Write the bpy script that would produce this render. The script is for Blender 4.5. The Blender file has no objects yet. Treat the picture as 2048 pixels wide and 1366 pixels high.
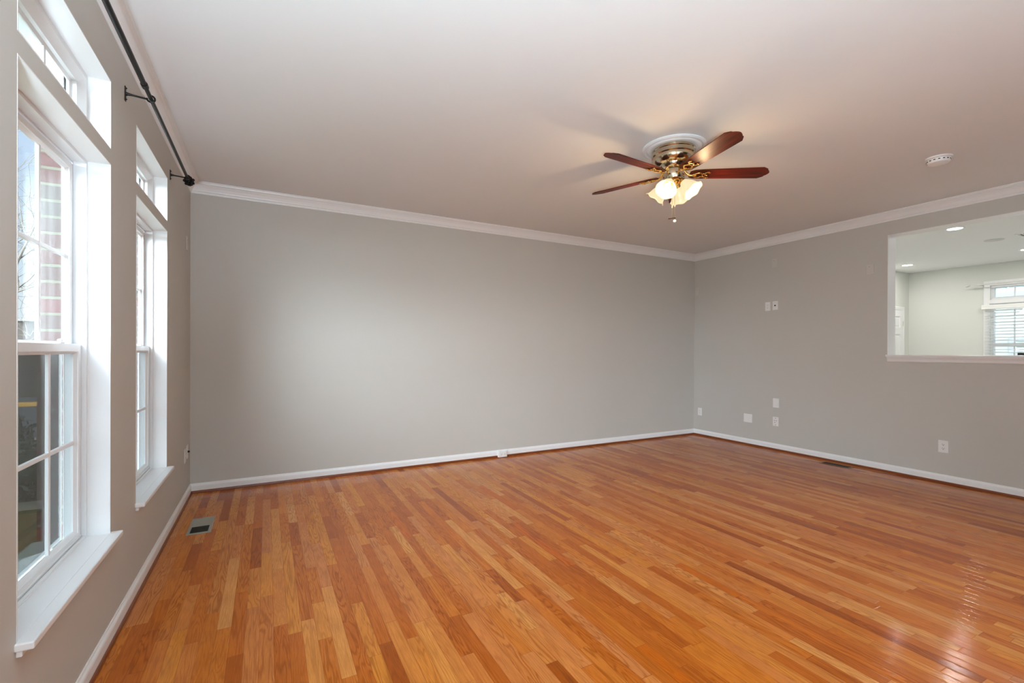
import bpy, bmesh, math, random
from mathutils import Vector, Matrix
random.seed(7)
PI = math.pi
SC = bpy.context.scene
COL = SC.collection

# ------------------------------------------------------------------ camera
f, yaw, pitch, roll, sy = 917.50, 0.4904, -0.0022, 0.0038, 20.18
CAMP = Vector((0.600, 0.0, 1.276))
cy_, sy_ = math.cos(yaw), math.sin(yaw)
R0 = Vector((cy_, -sy_, 0)); F0 = Vector((sy_, cy_, 0)); U0 = Vector((0, 0, 1))
Fv = F0*math.cos(pitch) + U0*math.sin(pitch)
Uv = -F0*math.sin(pitch) + U0*math.cos(pitch)
Rc = R0*math.cos(roll) + Uv*math.sin(roll)
Uc = -R0*math.sin(roll) + Uv*math.cos(roll)
cam = bpy.data.cameras.new('camera'); camo = bpy.data.objects.new('camera', cam); COL.objects.link(camo)
M = Matrix((Rc, Uc, -Fv)).transposed().to_4x4(); M.translation = CAMP
camo.matrix_world = M
cam.sensor_width = 36; cam.lens = f/2048*36; cam.shift_y = sy/2048; cam.clip_start = .02; cam.clip_end = 300
SC.camera = camo

# ------------------------------------------------------------------ look + world
SC.view_settings.view_transform = 'Standard'; SC.view_settings.look = 'None'
SC.view_settings.gamma = 1; SC.view_settings.use_curve_mapping = False
SC.view_settings.exposure = 0.12

LOBE = 42.0      # bright hazy western sky
w = bpy.data.worlds.new('sky'); SC.world = w; w.use_nodes = True
nt = w.node_tree; nt.nodes.clear()
tc = nt.nodes.new('ShaderNodeTexCoord'); sep = nt.nodes.new('ShaderNodeSeparateXYZ')
nt.links.new(tc.outputs['Generated'], sep.inputs[0])
ramp = nt.nodes.new('ShaderNodeValToRGB'); nt.links.new(sep.outputs[2], ramp.inputs[0])
e = ramp.color_ramp.elements
e[0].position = 0.0; e[0].color = (.86, .92, 1, 1); e[1].position = .45; e[1].color = (.42, .60, .95, 1)
m = ramp.color_ramp.elements.new(.12); m.color = (.72, .84, 1, 1)
dot = nt.nodes.new('ShaderNodeVectorMath'); dot.operation = 'DOT_PRODUCT'
dv = Vector((-.66, -.69, .34)).normalized(); dot.inputs[1].default_value = dv
nt.links.new(tc.outputs['Generated'], dot.inputs[0])
mx = nt.nodes.new('ShaderNodeMath'); mx.operation = 'MAXIMUM'; mx.inputs[1].default_value = 0
nt.links.new(dot.outputs['Value'], mx.inputs[0])
pw = nt.nodes.new('ShaderNodeMath'); pw.operation = 'POWER'; pw.inputs[1].default_value = 7
nt.links.new(mx.outputs[0], pw.inputs[0])
ml = nt.nodes.new('ShaderNodeMath'); ml.operation = 'MULTIPLY'; ml.inputs[1].default_value = LOBE
nt.links.new(pw.outputs[0], ml.inputs[0])
lob = nt.nodes.new('ShaderNodeVectorMath'); lob.operation = 'SCALE'; lob.inputs[0].default_value = (.84, .95, 1.08)
nt.links.new(ml.outputs[0], lob.inputs['Scale'])
add = nt.nodes.new('ShaderNodeVectorMath'); add.operation = 'ADD'
nt.links.new(ramp.outputs[0], add.inputs[0]); nt.links.new(lob.outputs[0], add.inputs[1])
bg = nt.nodes.new('ShaderNodeBackground'); bg.inputs[1].default_value = 1.0
nt.links.new(add.outputs[0], bg.inputs[0])
wo = nt.nodes.new('ShaderNodeOutputWorld'); nt.links.new(bg.outputs[0], wo.inputs[0])

def area(name, loc, rot, sx, sz, power, color=(1, 1, 1), portal=False, shape='RECTANGLE'):
    l = bpy.data.lights.new(name, 'AREA'); l.shape = shape; l.size = sx
    if shape in ('RECTANGLE', 'ELLIPSE'): l.size_y = sz
    l.energy = power; l.color = color
    if portal: l.cycles.is_portal = True
    o = bpy.data.objects.new(name, l); o.location = loc; o.rotation_euler = rot; COL.objects.link(o); return o

# ------------------------------------------------------------------ room dimensions
W, D, YR, H = 6.410, 4.917, -2.60, 2.755
ZS, ZMT, ZTB, ZTT = .476, 2.074, 2.145, 2.434
WINS = [(1.737, 2.576), (3.022, 3.847), (.452, 1.291)]      # third window is unseen, added beside the camera for more daylight
XK, YK, XKI = 11.25, 4.10, 6.57
PY0, PY1, PZ0, PZ1 = .25, 2.417, 1.247, 2.511
for i, (a, b) in enumerate(WINS):
    area('window_portal', (-.30, (a+b)/2, (ZS+ZTT)/2), (0, -PI/2, 0), 2.0, .9, 1, portal=True)
KW = (1.45, 3.0, .75, 2.39)
area('window_portal', (XK+.2, (KW[0]+KW[1])/2, (KW[2]+KW[3])/2), (0, PI/2, 0), 1.7, 1.6, 1, portal=True)
# ceiling lamps of the house: four in the kitchen, and unseen fill lamps added behind the camera
KL = [(7.85, 2.35), (10.2, 3.72), (10.2, 2.32), (7.85, .7), (10.2, .7), (7.85, 3.72), (9.0, -1.2)]
RL = [(1.6, -1.5), (4.8, -1.5)]
KPOW, RPOW, FANP, UPOW, BPOW = 10, .5, 4.5, 185, 30

# fill light added behind the camera, framed by an unseen, added garden door
RD = (.5, 2.3, .05, 2.15)
area('rear_fill_light', ((RD[0]+RD[1])/2, YR-.16, (RD[2]+RD[3])/2), (PI/2, 0, 0), RD[1]-RD[0]-.1, RD[3]-RD[2]-.1, BPOW, (.82, .93, 1.04))

# ------------------------------------------------------------------ materials
def srgb(r, g, b):
    c = lambda v: (v/255/12.92 if v/255 <= .04045 else ((v/255+.055)/1.055)**2.4)
    return (c(r), c(g), c(b), 1)
def mat(name, col, rough=.5, metal=0, spec=.5, bump=0, bscale=200, var=0, vscale=8, coat=0, emis=None, estr=0):
    m = bpy.data.materials.new(name); m.use_nodes = True; n = m.node_tree; b = n.nodes['Principled BSDF']
    b.inputs['Base Color'].default_value = col; b.inputs['Roughness'].default_value = rough
    b.inputs['Metallic'].default_value = metal; b.inputs['Specular IOR Level'].default_value = spec
    b.inputs['Coat Weight'].default_value = coat
    if emis: b.inputs['Emission Color'].default_value = emis; b.inputs['Emission Strength'].default_value = estr
    tcn = n.nodes.new('ShaderNodeTexCoord')
    if var:
        ns = n.nodes.new('ShaderNodeTexNoise'); ns.inputs['Scale'].default_value = vscale; ns.inputs['Detail'].default_value = 4
        n.links.new(tcn.outputs['Object'], ns.inputs['Vector'])
        mr = n.nodes.new('ShaderNodeMapRange'); mr.inputs[3].default_value = 1-var; mr.inputs[4].default_value = 1+var
        n.links.new(ns.outputs['Fac'], mr.inputs[0])
        sc = n.nodes.new('ShaderNodeVectorMath'); sc.operation = 'SCALE'; sc.inputs[0].default_value = col[:3]
        n.links.new(mr.outputs[0], sc.inputs['Scale']); n.links.new(sc.outputs[0], b.inputs['Base Color'])
    if bump:
        ns = n.nodes.new('ShaderNodeTexNoise'); ns.inputs['Scale'].default_value = bscale; ns.inputs['Detail'].default_value = 3
        n.links.new(tcn.outputs['Object'], ns.inputs['Vector'])
        bp = n.nodes.new('ShaderNodeBump'); bp.inputs['Strength'].default_value = bump; bp.inputs['Distance'].default_value = .002
        n.links.new(ns.outputs['Fac'], bp.inputs['Height']); n.links.new(bp.outputs[0], b.inputs['Normal'])
    return m
WALL = mat('greige_wall_paint', srgb(198, 194, 187), .55, spec=.3, bump=.12, bscale=160, var=.012, vscale=2)
CEIL = mat('ceiling_paint', srgb(232, 232, 231), .8, spec=.2, bump=.1, bscale=120)
TRIM = mat('white_trim_paint', srgb(238, 238, 238), .32, var=.01)
VINYL = mat('white_vinyl', srgb(232, 233, 234), .28)
KWALL = mat('pale_kitchen_paint', srgb(216, 218, 211), .6, spec=.3, bump=.1, bscale=160)
PLATE = mat('white_plastic_plate', srgb(235, 233, 230), .35)
PLATEP = mat('beige_painted_plate', srgb(205, 199, 192), .5)
DARK = mat('dark_slot', srgb(35, 32, 30), .6)
BLACK = mat('black_iron', srgb(22, 21, 21), .38, metal=.5, spec=.5, bump=.1)
GREYM = mat('grey_metal_register', srgb(165, 163, 152), .4, metal=.4)
BRONZE = mat('bronze_register', srgb(125, 85, 55), .4, metal=.3)
NICKEL = mat('satin_nickel', srgb(205, 190, 165), .16, metal=1)
BRASS = mat('polished_brass', srgb(240, 200, 125), .14, metal=1)
SHOE = mat('stained_oak_shoe', srgb(120, 58, 24), .3, var=.2, vscale=12)
SLAT = mat('white_blind_slat', srgb(240, 240, 236), .4)
TILE = mat('pale_bounce_tile', srgb(218, 216, 212), .4, var=.03)  # unseen kitchen floor, made pale to bounce neutral light onto the ceiling
RODW = mat('white_rod', srgb(215, 214, 208), .35)
GRASS = mat('winter_lawn', srgb(96, 100, 66), .9, var=.35, vscale=3)
MULCH = mat('brown_mulch', srgb(84, 66, 48), .95, var=.4, vscale=20)
ASPH = mat('asphalt', srgb(98, 100, 102), .85, var=.1, vscale=10)
YELL = mat('yellow_kerb_paint', srgb(220, 165, 60), .6, var=.1)
BARK = mat('grey_bark', srgb(112, 102, 92), .9, var=.2, vscale=20)
LEAF = mat('dark_evergreen', srgb(52, 66, 48), .8, var=.4, vscale=15)
SOFF = mat('white_soffit', srgb(225, 226, 226), .6, bump=.3, bscale=30)
STONE = mat('pale_green_sill_paint', srgb(196, 205, 198), .6, var=.06)
SIDE = mat('cream_siding', srgb(246, 245, 236), .6, var=.01)
HOUSEB = mat('brown_town_house', srgb(60, 52, 46), .8, var=.1)
BULB = mat('lit_bulb', (1, .85, .6, 1), emis=(1, .78, .45, 1), estr=3.5)

def brickmat():
    m = bpy.data.materials.new('red_brick'); m.use_nodes = True; n = m.node_tree; b = n.nodes['Principled BSDF']
    tcn = n.nodes.new('ShaderNodeTexCoord'); sp = n.nodes.new('ShaderNodeSeparateXYZ'); cb = n.nodes.new('ShaderNodeCombineXYZ')
    ad = n.nodes.new('ShaderNodeMath'); ad.operation = 'ADD'
    n.links.new(tcn.outputs['Object'], sp.inputs[0]); n.links.new(sp.outputs[0], ad.inputs[0]); n.links.new(sp.outputs[1], ad.inputs[1])
    of = n.nodes.new('ShaderNodeMath'); of.inputs[1].default_value = .045; n.links.new(ad.outputs[0], of.inputs[0]); n.links.new(of.outputs[0], cb.inputs[0]); n.links.new(sp.outputs[2], cb.inputs[1])
    br = n.nodes.new('ShaderNodeTexBrick'); n.links.new(cb.outputs[0], br.inputs[0])
    br.inputs['Color1'].default_value = srgb(70, 33, 28); br.inputs['Color2'].default_value = srgb(55, 49, 43)
    br.inputs['Mortar'].default_value = srgb(80, 78, 62); br.inputs['Scale'].default_value = 1
    br.inputs['Mortar Size'].default_value = .006; br.inputs['Brick Width'].default_value = .2; br.inputs['Row Height'].default_value = .0677
    br.inputs['Mortar Smooth'].default_value = .1
    n.links.new(br.outputs['Color'], b.inputs['Base Color']); b.inputs['Roughness'].default_value = .85
    bp = n.nodes.new('ShaderNodeBump'); bp.inputs['Strength'].default_value = .6; bp.inputs['Distance'].default_value = .006; bp.invert = True
    n.links.new(br.outputs['Fac'], bp.inputs['Height']); n.links.new(bp.outputs[0], b.inputs['Normal'])
    return m
BRICK = brickmat()

def glassmat(name='window_glass', tint=(.97, 1, .985, 1)):
    m = bpy.data.materials.new(name); m.use_nodes = True; n = m.node_tree; n.nodes.remove(n.nodes['Principled BSDF'])
    out = n.nodes['Material Output']; t = n.nodes.new('ShaderNodeBsdfTransparent'); t.inputs[0].default_value = tint
    g = n.nodes.new('ShaderNodeBsdfGlossy'); g.inputs['Roughness'].default_value = .01
    lw = n.nodes.new('ShaderNodeLayerWeight'); lw.inputs[0].default_value = .5
    p5 = n.nodes.new('ShaderNodeMath'); p5.operation = 'POWER'; p5.inputs[1].default_value = 5; n.links.new(lw.outputs['Facing'], p5.inputs[0])
    fr = n.nodes.new('ShaderNodeMath'); fr.operation = 'MULTIPLY_ADD'; fr.inputs[1].default_value = .5; fr.inputs[2].default_value = .03; n.links.new(p5.outputs[0], fr.inputs[0])
    mxx = n.nodes.new('ShaderNodeMixShader'); n.links.new(fr.outputs[0], mxx.inputs[0])
    n.links.new(t.outputs[0], mxx.inputs[1]); n.links.new(g.outputs[0], mxx.inputs[2]); n.links.new(mxx.outputs[0], out.inputs[0])
    return m
GLASS = glassmat()
def screenmat():
    m = bpy.data.materials.new('insect_screen_mesh'); m.use_nodes = True; n = m.node_tree; n.nodes.remove(n.nodes['Principled BSDF'])
    out = n.nodes['Material Output']; t = n.nodes.new('ShaderNodeBsdfTransparent')
    d = n.nodes.new('ShaderNodeBsdfDiffuse'); d.inputs[0].default_value = (.03, .03, .03, 1)
    mxx = n.nodes.new('ShaderNodeMixShader'); mxx.inputs[0].default_value = .68
    n.links.new(t.outputs[0], mxx.inputs[1]); n.links.new(d.outputs[0], mxx.inputs[2]); n.links.new(mxx.outputs[0], out.inputs[0])
    return m
SCREEN = screenmat()

def shademat(name, col, estr):
    m = bpy.data.materials.new(name); m.use_nodes = True; n = m.node_tree; b = n.nodes['Principled BSDF']
    b.inputs['Base Color'].default_value = col; b.inputs['Roughness'].default_value = .35
    b.inputs['Emission Color'].default_value = (1, .80, .47, 1); b.inputs['Emission Strength'].default_value = estr
    return m
SHADE = shademat('frosted_lit_glass', (.22, .19, .13, 1), .78)
SHADEK = mat('white_lit_fabric_shade', (.9, .88, .85, 1), .7, emis=(1, .93, .8, 1), estr=1.2)

def woodfloor():
    m = bpy.data.materials.new('oak_strip_floor'); m.use_nodes = True; n = m.node_tree; L = n.links; b = n.nodes['Principled BSDF']
    def mth(op, a, c=None, **k):
        q = n.nodes.new('ShaderNodeMath'); q.operation = op
        for i, v in enumerate((a, c)):
            if v is None: continue
            if isinstance(v, (int, float)): q.inputs[i].default_value = v
            else: L.new(v, q.inputs[i])
        return q.outputs[0]
    def comb(x, y, z=0.0):
        q = n.nodes.new('ShaderNodeCombineXYZ')
        for i, v in enumerate((x, y, z)):
            if isinstance(v, (int, float)): q.inputs[i].default_value = v
            else: L.new(v, q.inputs[i])
        return q.outputs[0]
    def wn(v):
        q = n.nodes.new('ShaderNodeTexWhiteNoise'); q.noise_dimensions = '3D'; L.new(v, q.inputs['Vector']); return q
    tcn = n.nodes.new('ShaderNodeTexCoord'); sp = n.nodes.new('ShaderNodeSeparateXYZ'); L.new(tcn.outputs['Object'], sp.inputs[0])
    X, Y = sp.outputs[0], sp.outputs[1]
    BW = .0572
    xs = mth('DIVIDE', X, BW); ix = mth('FLOOR', xs); fx = mth('FRACT', xs)
    r1 = wn(comb(ix, 3.3)); s1 = n.nodes.new('ShaderNodeSeparateColor'); L.new(r1.outputs['Color'], s1.inputs[0])
    ln = mth('ADD', mth('MULTIPLY', s1.outputs[0], .42), .42)
    # uneven board lengths: bend the running coordinate
    yw = mth('ADD', Y, mth('MULTIPLY', mth('SINE', mth('ADD', mth('MULTIPLY', Y, 3.1), mth('MULTIPLY', s1.outputs[2], 50))), .17))
    ys = mth('ADD', mth('DIVIDE', yw, ln), mth('MULTIPLY', s1.outputs[1], 40))
    iy = mth('FLOOR', ys); fy = mth('FRACT', ys)
    r2 = wn(comb(ix, iy, 1.7)); s2 = n.nodes.new('ShaderNodeSeparateColor'); L.new(r2.outputs['Color'], s2.inputs[0])
    cr = n.nodes.new('ShaderNodeValToRGB'); L.new(s2.outputs[0], cr.inputs[0])
    el = cr.color_ramp.elements
    cols = [(0, (166, 90, 48)), (.05, (184, 105, 60)), (.25, (196, 116, 66)), (.45, (206, 128, 72)), (.62, (208, 136, 90)), (.78, (216, 142, 78)), (.92, (221, 156, 102)), (1, (200, 110, 56))]
    el[0].position = 0; el[0].color = srgb(*cols[0][1]); el[1].position = 1; el[1].color = srgb(*cols[-1][1])
    for p, c in cols[1:-1]:
        q = el.new(p); q.color = srgb(*c)
    # cathedral grain: rings cut lengthwise, each board with its own offset
    gx = mth('ADD', mth('MULTIPLY', X, 1.0), mth('MULTIPLY', s2.outputs[1], 37.0))
    gy = mth('ADD', Y, mth('MULTIPLY', s2.outputs[2], 61.0))
    n1 = n.nodes.new('ShaderNodeTexNoise'); n1.inputs['Scale'].default_value = 1; n1.inputs['Detail'].default_value = 2.5; n1.inputs['Distortion'].default_value = .35
    L.new(comb(mth('MULTIPLY', gx, 15.0), mth('MULTIPLY', gy, mth('ADD', mth('MULTIPLY', s2.outputs[2], 1.5), .55))), n1.inputs['Vector'])
    rings = mth('SINE', mth('MULTIPLY', n1.outputs['Fac'], 88.0))
    ringa = mth('POWER', mth('MULTIPLY', mth('ADD', rings, 1.0), .5), 2.5)
    # fine pores
    n2 = n.nodes.new('ShaderNodeTexNoise'); n2.inputs['Scale'].default_value = 1; n2.inputs['Detail'].default_value = 5; n2.inputs['Roughness'].default_value = .65
    L.new(comb(mth('MULTIPLY', gx, 420.0), mth('MULTIPLY', gy, 14.0)), n2.inputs['Vector'])
    pore = n.nodes.new('ShaderNodeMapRange'); L.new(n2.outputs['Fac'], pore.inputs[0]); pore.inputs[1].default_value = .42; pore.inputs[2].default_value = .62; pore.inputs[3].default_value = .74; pore.inputs[4].default_value = 1.04
    n3 = n.nodes.new('ShaderNodeTexNoise'); n3.inputs['Scale'].default_value = 1; n3.inputs['Detail'].default_value = 2
    L.new(comb(mth('MULTIPLY', gx, 9.0), mth('MULTIPLY', gy, 5.0)), n3.inputs['Vector'])
    blot = n.nodes.new('ShaderNodeMapRange'); L.new(n3.outputs['Fac'], blot.inputs[0]); blot.inputs[1].default_value = .3; blot.inputs[2].default_value = .7; blot.inputs[3].default_value = .86; blot.inputs[4].default_value = 1.12
    dk = mth('SUBTRACT', 1.0, mth('MULTIPLY', ringa, mth('MULTIPLY', mth('ADD', mth('MULTIPLY', s2.outputs[1], .42), .16), 1.0)))
    tot = mth('MULTIPLY', mth('MULTIPLY', dk, pore.outputs[0]), blot.outputs[0])
    # seams
    ex = mth('MINIMUM', fx, mth('SUBTRACT', 1.0, fx))
    ey = mth('MULTIPLY', mth('MINIMUM', fy, mth('SUBTRACT', 1.0, fy)), mth('DIVIDE', ln, BW))
    em = mth('MINIMUM', ex, ey)
    seam = n.nodes.new('ShaderNodeMapRange'); L.new(em, seam.inputs[0]); seam.inputs[1].default_value = .006; seam.inputs[2].default_value = .024; seam.inputs[3].default_value = .45; seam.inputs[4].default_value = 1
    tot = mth('MULTIPLY', tot, seam.outputs[0])
    # darker grain is also redder
    sc = n.nodes.new('ShaderNodeMix'); sc.data_type = 'RGBA'; sc.blend_type = 'MIX'
    L.new(tot, sc.inputs['Factor']); L.new(cr.outputs[0], sc.inputs[7])
    drk = n.nodes.new('ShaderNodeMix'); drk.data_type = 'RGBA'; drk.blend_type = 'MULTIPLY'; drk.inputs['Factor'].default_value = 1
    L.new(cr.outputs[0], drk.inputs[6]); drk.inputs[7].default_value = (.34, .20, .13, 1); L.new(drk.outputs[2], sc.inputs[6])
    sc.clamp_factor = True
    hs = n.nodes.new('ShaderNodeHueSaturation'); hs.inputs['Saturation'].default_value = 1.09; hs.inputs['Value'].default_value = .95
    L.new(sc.outputs[2], hs.inputs['Color']); L.new(hs.outputs[0], b.inputs['Base Color'])
    b.inputs['Roughness'].default_value = .5; b.inputs['Specular IOR Level'].default_value = .12
    b.inputs['Coat Weight'].default_value = .68; b.inputs['Coat Roughness'].default_value = .13; b.inputs['Coat IOR'].default_value = 1.36
    nr = n.nodes.new('ShaderNodeTexNoise'); nr.inputs['Scale'].default_value = 1.3; nr.inputs['Detail'].default_value = 5; L.new(tcn.outputs['Object'], nr.inputs['Vector'])
    rr = n.nodes.new('ShaderNodeMapRange'); L.new(nr.outputs['Fac'], rr.inputs[0]); rr.inputs[1].default_value = .3; rr.inputs[2].default_value = .7; rr.inputs[3].default_value = .07; rr.inputs[4].default_value = .17
    L.new(rr.outputs[0], b.inputs['Coat Roughness'])
    # board edges are eased, boards cup a little, and the lacquer ripples
    edge = n.nodes.new('ShaderNodeMapRange'); edge.interpolation_type = 'SMOOTHSTEP'; L.new(em, edge.inputs[0]); edge.inputs[1].default_value = 0; edge.inputs[2].default_value = .10; edge.inputs[3].default_value = 0; edge.inputs[4].default_value = 1
    cup = mth('MULTIPLY', mth('POWER', mth('SUBTRACT', fx, .5), 2.0), mth('MULTIPLY', mth('SUBTRACT', s1.outputs[2], .35), 1.6))
    n4 = n.nodes.new('ShaderNodeTexNoise'); n4.inputs['Scale'].default_value = 1; n4.inputs['Detail'].default_value = 3
    L.new(comb(mth('MULTIPLY', X, 45.0), mth('MULTIPLY', Y, 16.0)), n4.inputs['Vector'])
    hgt = mth('ADD', mth('ADD', mth('MULTIPLY', edge.outputs[0], .5), cup), mth('ADD', mth('MULTIPLY', n4.outputs['Fac'], .28), mth('MULTIPLY', tot, .12)))
    bp = n.nodes.new('ShaderNodeBump'); bp.inputs['Strength'].default_value = .9; bp.inputs['Distance'].default_value = .0012
    L.new(hgt, bp.inputs['Height']); L.new(bp.outputs[0], b.inputs['Coat Normal'])
    bp2 = n.nodes.new('ShaderNodeBump'); bp2.inputs['Strength'].default_value = .3; bp2.inputs['Distance'].default_value = .001
    L.new(hgt, bp2.inputs['Height']); L.new(bp2.outputs[0], b.inputs['Normal'])
    return m
FLOOR = woodfloor()

def bladewood():
    m = bpy.data.materials.new('mahogany_blade'); m.use_nodes = True; n = m.node_tree; b = n.nodes['Principled BSDF']
    tcn = n.nodes.new('ShaderNodeTexCoord'); mp = n.nodes.new('ShaderNodeMapping'); mp.inputs['Scale'].default_value = (4, 60, 4)
    n.links.new(tcn.outputs['Object'], mp.inputs[0]); ns = n.nodes.new('ShaderNodeTexNoise'); ns.inputs['Scale'].default_value = 1; ns.inputs['Detail'].default_value = 5
    n.links.new(mp.outputs[0], ns.inputs['Vector']); cr = n.nodes.new('ShaderNodeValToRGB'); n.links.new(ns.outputs['Fac'], cr.inputs[0])
    cr.color_ramp.elements[0].position = .3; cr.color_ramp.elements[0].color = srgb(48, 12, 7); cr.color_ramp.elements[1].position = .7; cr.color_ramp.elements[1].color = srgb(112, 32, 16)
    n.links.new(cr.outputs[0], b.inputs['Base Color']); b.inputs['Roughness'].default_value = .42; b.inputs['Specular IOR Level'].default_value = .3; b.inputs['Coat Weight'].default_value = .05; b.inputs['Coat Roughness'].default_value = .3
    return m
BLADE = bladewood()

# ------------------------------------------------------------------ mesh helpers
class MB:
    def __init__(s): s.b = bmesh.new()
    def box(s, x0, x1, y0, y1, z0, z1, bev=0, mtx=None):
        r = bmesh.ops.create_cube(s.b, size=1); v = r['verts']
        for q in v: q.co = Vector(((x0+x1)/2+q.co.x*(x1-x0), (y0+y1)/2+q.co.y*(y1-y0), (z0+z1)/2+q.co.z*(z1-z0)))
        if bev:
            ed = list({e for q in v for e in q.link_edges})
            r = bmesh.ops.bevel(s.b, geom=ed, offset=bev, segments=2, affect='EDGES', profile=.5)
            v = list({q for fc in r['faces'] for q in fc.verts} | {q for q in v if q.is_valid})
        if mtx is not None:
            for q in v: q.co = mtx @ q.co
        return s
    def lathe(s, prof, seg=32, mtx=Matrix(), wav=0, cap=True):
        rings = []
        for (r, z) in prof:
            ring = []
            for k in range(seg):
                a = 2*PI*k/seg; ring.append(s.b.verts.new(mtx @ Vector((r*math.cos(a), r*math.sin(a), z))))
            rings.append(ring)
        for i in range(len(rings)-1):
            for k in range(seg):
                s.b.faces.new((rings[i][k], rings[i][(k+1) % seg], rings[i+1][(k+1) % seg], rings[i+1][k]))
        if cap:
            for rg in (rings[0], rings[-1]):
                try: s.b.faces.new(rg)
                except ValueError: pass
        return s
    def tube(s, pts, r, seg=8, cap=True):
        pts = [Vector(p) for p in pts]; rr = r if isinstance(r, (list, tuple)) else [r]*len(pts)
        rings = []; up = None
        for i, p in enumerate(pts):
            t = (pts[min(i+1, len(pts)-1)]-pts[max(i-1, 0)]).normalized()
            if up is None: up = Vector((0, 0, 1)) if abs(t.z) < .9 else Vector((1, 0, 0))
            a = t.cross(up).normalized(); bb = a.cross(t).normalized(); up = bb
            rings.append([s.b.verts.new(p+(a*math.cos(2*PI*k/seg)+bb*math.sin(2*PI*k/seg))*rr[i]) for k in range(seg)])
        for i in range(len(rings)-1):
            for k in range(seg): s.b.faces.new((rings[i][k], rings[i][(k+1) % seg], rings[i+1][(k+1) % seg], rings[i+1][k]))
        if cap: s.b.faces.new(rings[0]); s.b.faces.new(rings[-1])
        return s
    def prism(s, pts, z0, z1, mtx=Matrix()):
        a = [s.b.verts.new(mtx @ Vector((x, y, z0))) for x, y in pts]; c = [s.b.verts.new(mtx @ Vector((x, y, z1))) for x, y in pts]
        n = len(pts); s.b.faces.new(a); s.b.faces.new(c)
        for i in range(n): s.b.faces.new((a[i], a[(i+1) % n], c[(i+1) % n], c[i]))
        return s
    def ring(s, rect, prof, fn, sides=(0, 1, 2, 3)):
        """mitred moulding: rect (u0,u1,v0,v1), prof [(inset, depth)], fn(u,v,depth)->xyz"""
        u0, u1, v0, v1 = rect; loops = []
        for d, h in prof:
            loops.append([(u0+d, v0+d, h), (u1-d, v0+d, h), (u1-d, v1-d, h), (u0+d, v1-d, h)])
        n = len(prof)
        for k in sides:
            A = [s.b.verts.new(fn(*loops[i][k])) for i in range(n)]; B = [s.b.verts.new(fn(*loops[i][(k+1) % 4])) for i in range(n)]
            for i in range(n):
                j = (i+1) % n; s.b.faces.new((A[i], A[j], B[j], B[i]))
            if len(sides) < 4: s.b.faces.new(A); s.b.faces.new(B)
        return s
    def sphere(s, c, r, seg=16, sc=(1, 1, 1)):
        m_ = Matrix.Translation(c) @ Matrix.Diagonal((*sc, 1)); bmesh.ops.create_uvsphere(s.b, u_segments=seg, v_segments=seg//2, radius=r, matrix=m_); return s
    def build(s, name, m, parent=None, smooth=False, loc=None):
        bmesh.ops.remove_doubles(s.b, verts=s.b.verts, dist=1e-5)
        bmesh.ops.recalc_face_normals(s.b, faces=s.b.faces)
        me = bpy.data.meshes.new(name); 
        if loc is not None: bmesh.ops.translate(s.b, verts=s.b.verts, vec=-Vector(loc))
        s.b.to_mesh(me); s.b.free(); me.materials.append(m)
        if smooth:
            for p in me.polygons: p.use_smooth = True
            try: me.set_sharp_from_angle(angle=math.radians(38))
            except Exception: pass
        o = bpy.data.objects.new(name, me); COL.objects.link(o)
        if loc is not None: o.location = loc
        if parent: o.parent = parent
        return o
def empty(name, loc, label=None, cat=None, group=None, rz=0):
    o = bpy.data.objects.new(name, None); o.location = loc; o.rotation_euler = (0, 0, rz); o.empty_display_size = .05; COL.objects.link(o)
    if label: tag(o, label, cat, group)
    return o
def tag(o, label, cat, group=None):
    o['label'] = label; o['category'] = cat
    if group: o['group'] = group
    return o
def struct(o, label=None, cat=None):
    o['kind'] = 'structure'
    if label: o['label'] = label
    if cat: o['category'] = cat
    return o
def holed(name, m, fn, ua, va, d0, d1, holes):
    """slab over ua x va between depths d0,d1 with rectangular holes; fn(u,v,d)->xyz"""
    us = sorted({ua[0], ua[1], *[h[i] for h in holes for i in (0, 1)]}); vs = sorted({va[0], va[1], *[h[i] for h in holes for i in (2, 3)]})
    b = bmesh.new()
    solid = lambda i, j: 0 <= i < len(us)-1 and 0 <= j < len(vs)-1 and not any(h[0]-1e-6 <= us[i] and us[i+1] <= h[1]+1e-6 and h[2]-1e-6 <= vs[j] and vs[j+1] <= h[3]+1e-6 for h in holes)
    def q(*p): b.faces.new([b.verts.new(fn(*x)) for x in p])
    for i in range(len(us)-1):
        for j in range(len(vs)-1):
            if not solid(i, j): continue
            u0, u1, v0, v1 = us[i], us[i+1], vs[j], vs[j+1]
            for d in (d0, d1): q((u0, v0, d), (u1, v0, d), (u1, v1, d), (u0, v1, d))
            if not solid(i-1, j): q((u0, v0, d0), (u0, v1, d0), (u0, v1, d1), (u0, v0, d1))
            if not solid(i+1, j): q((u1, v0, d0), (u1, v1, d0), (u1, v1, d1), (u1, v0, d1))
            if not solid(i, j-1): q((u0, v0, d0), (u1, v0, d0), (u1, v0, d1), (u0, v0, d1))
            if not solid(i, j+1): q((u0, v1, d0), (u1, v1, d0), (u1, v1, d1), (u0, v1, d1))
    s = MB(); s.b.free(); s.b = b
    return s.build(name, m)
fx_ = lambda u, v, d: Vector((d, u, v))     # wall on x = d, u = y, v = z
fy_ = lambda u, v, d: Vector((u, d, v))     # wall on y = d
fz_ = lambda u, v, d: Vector((u, v, d))     # horizontal rings

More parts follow.
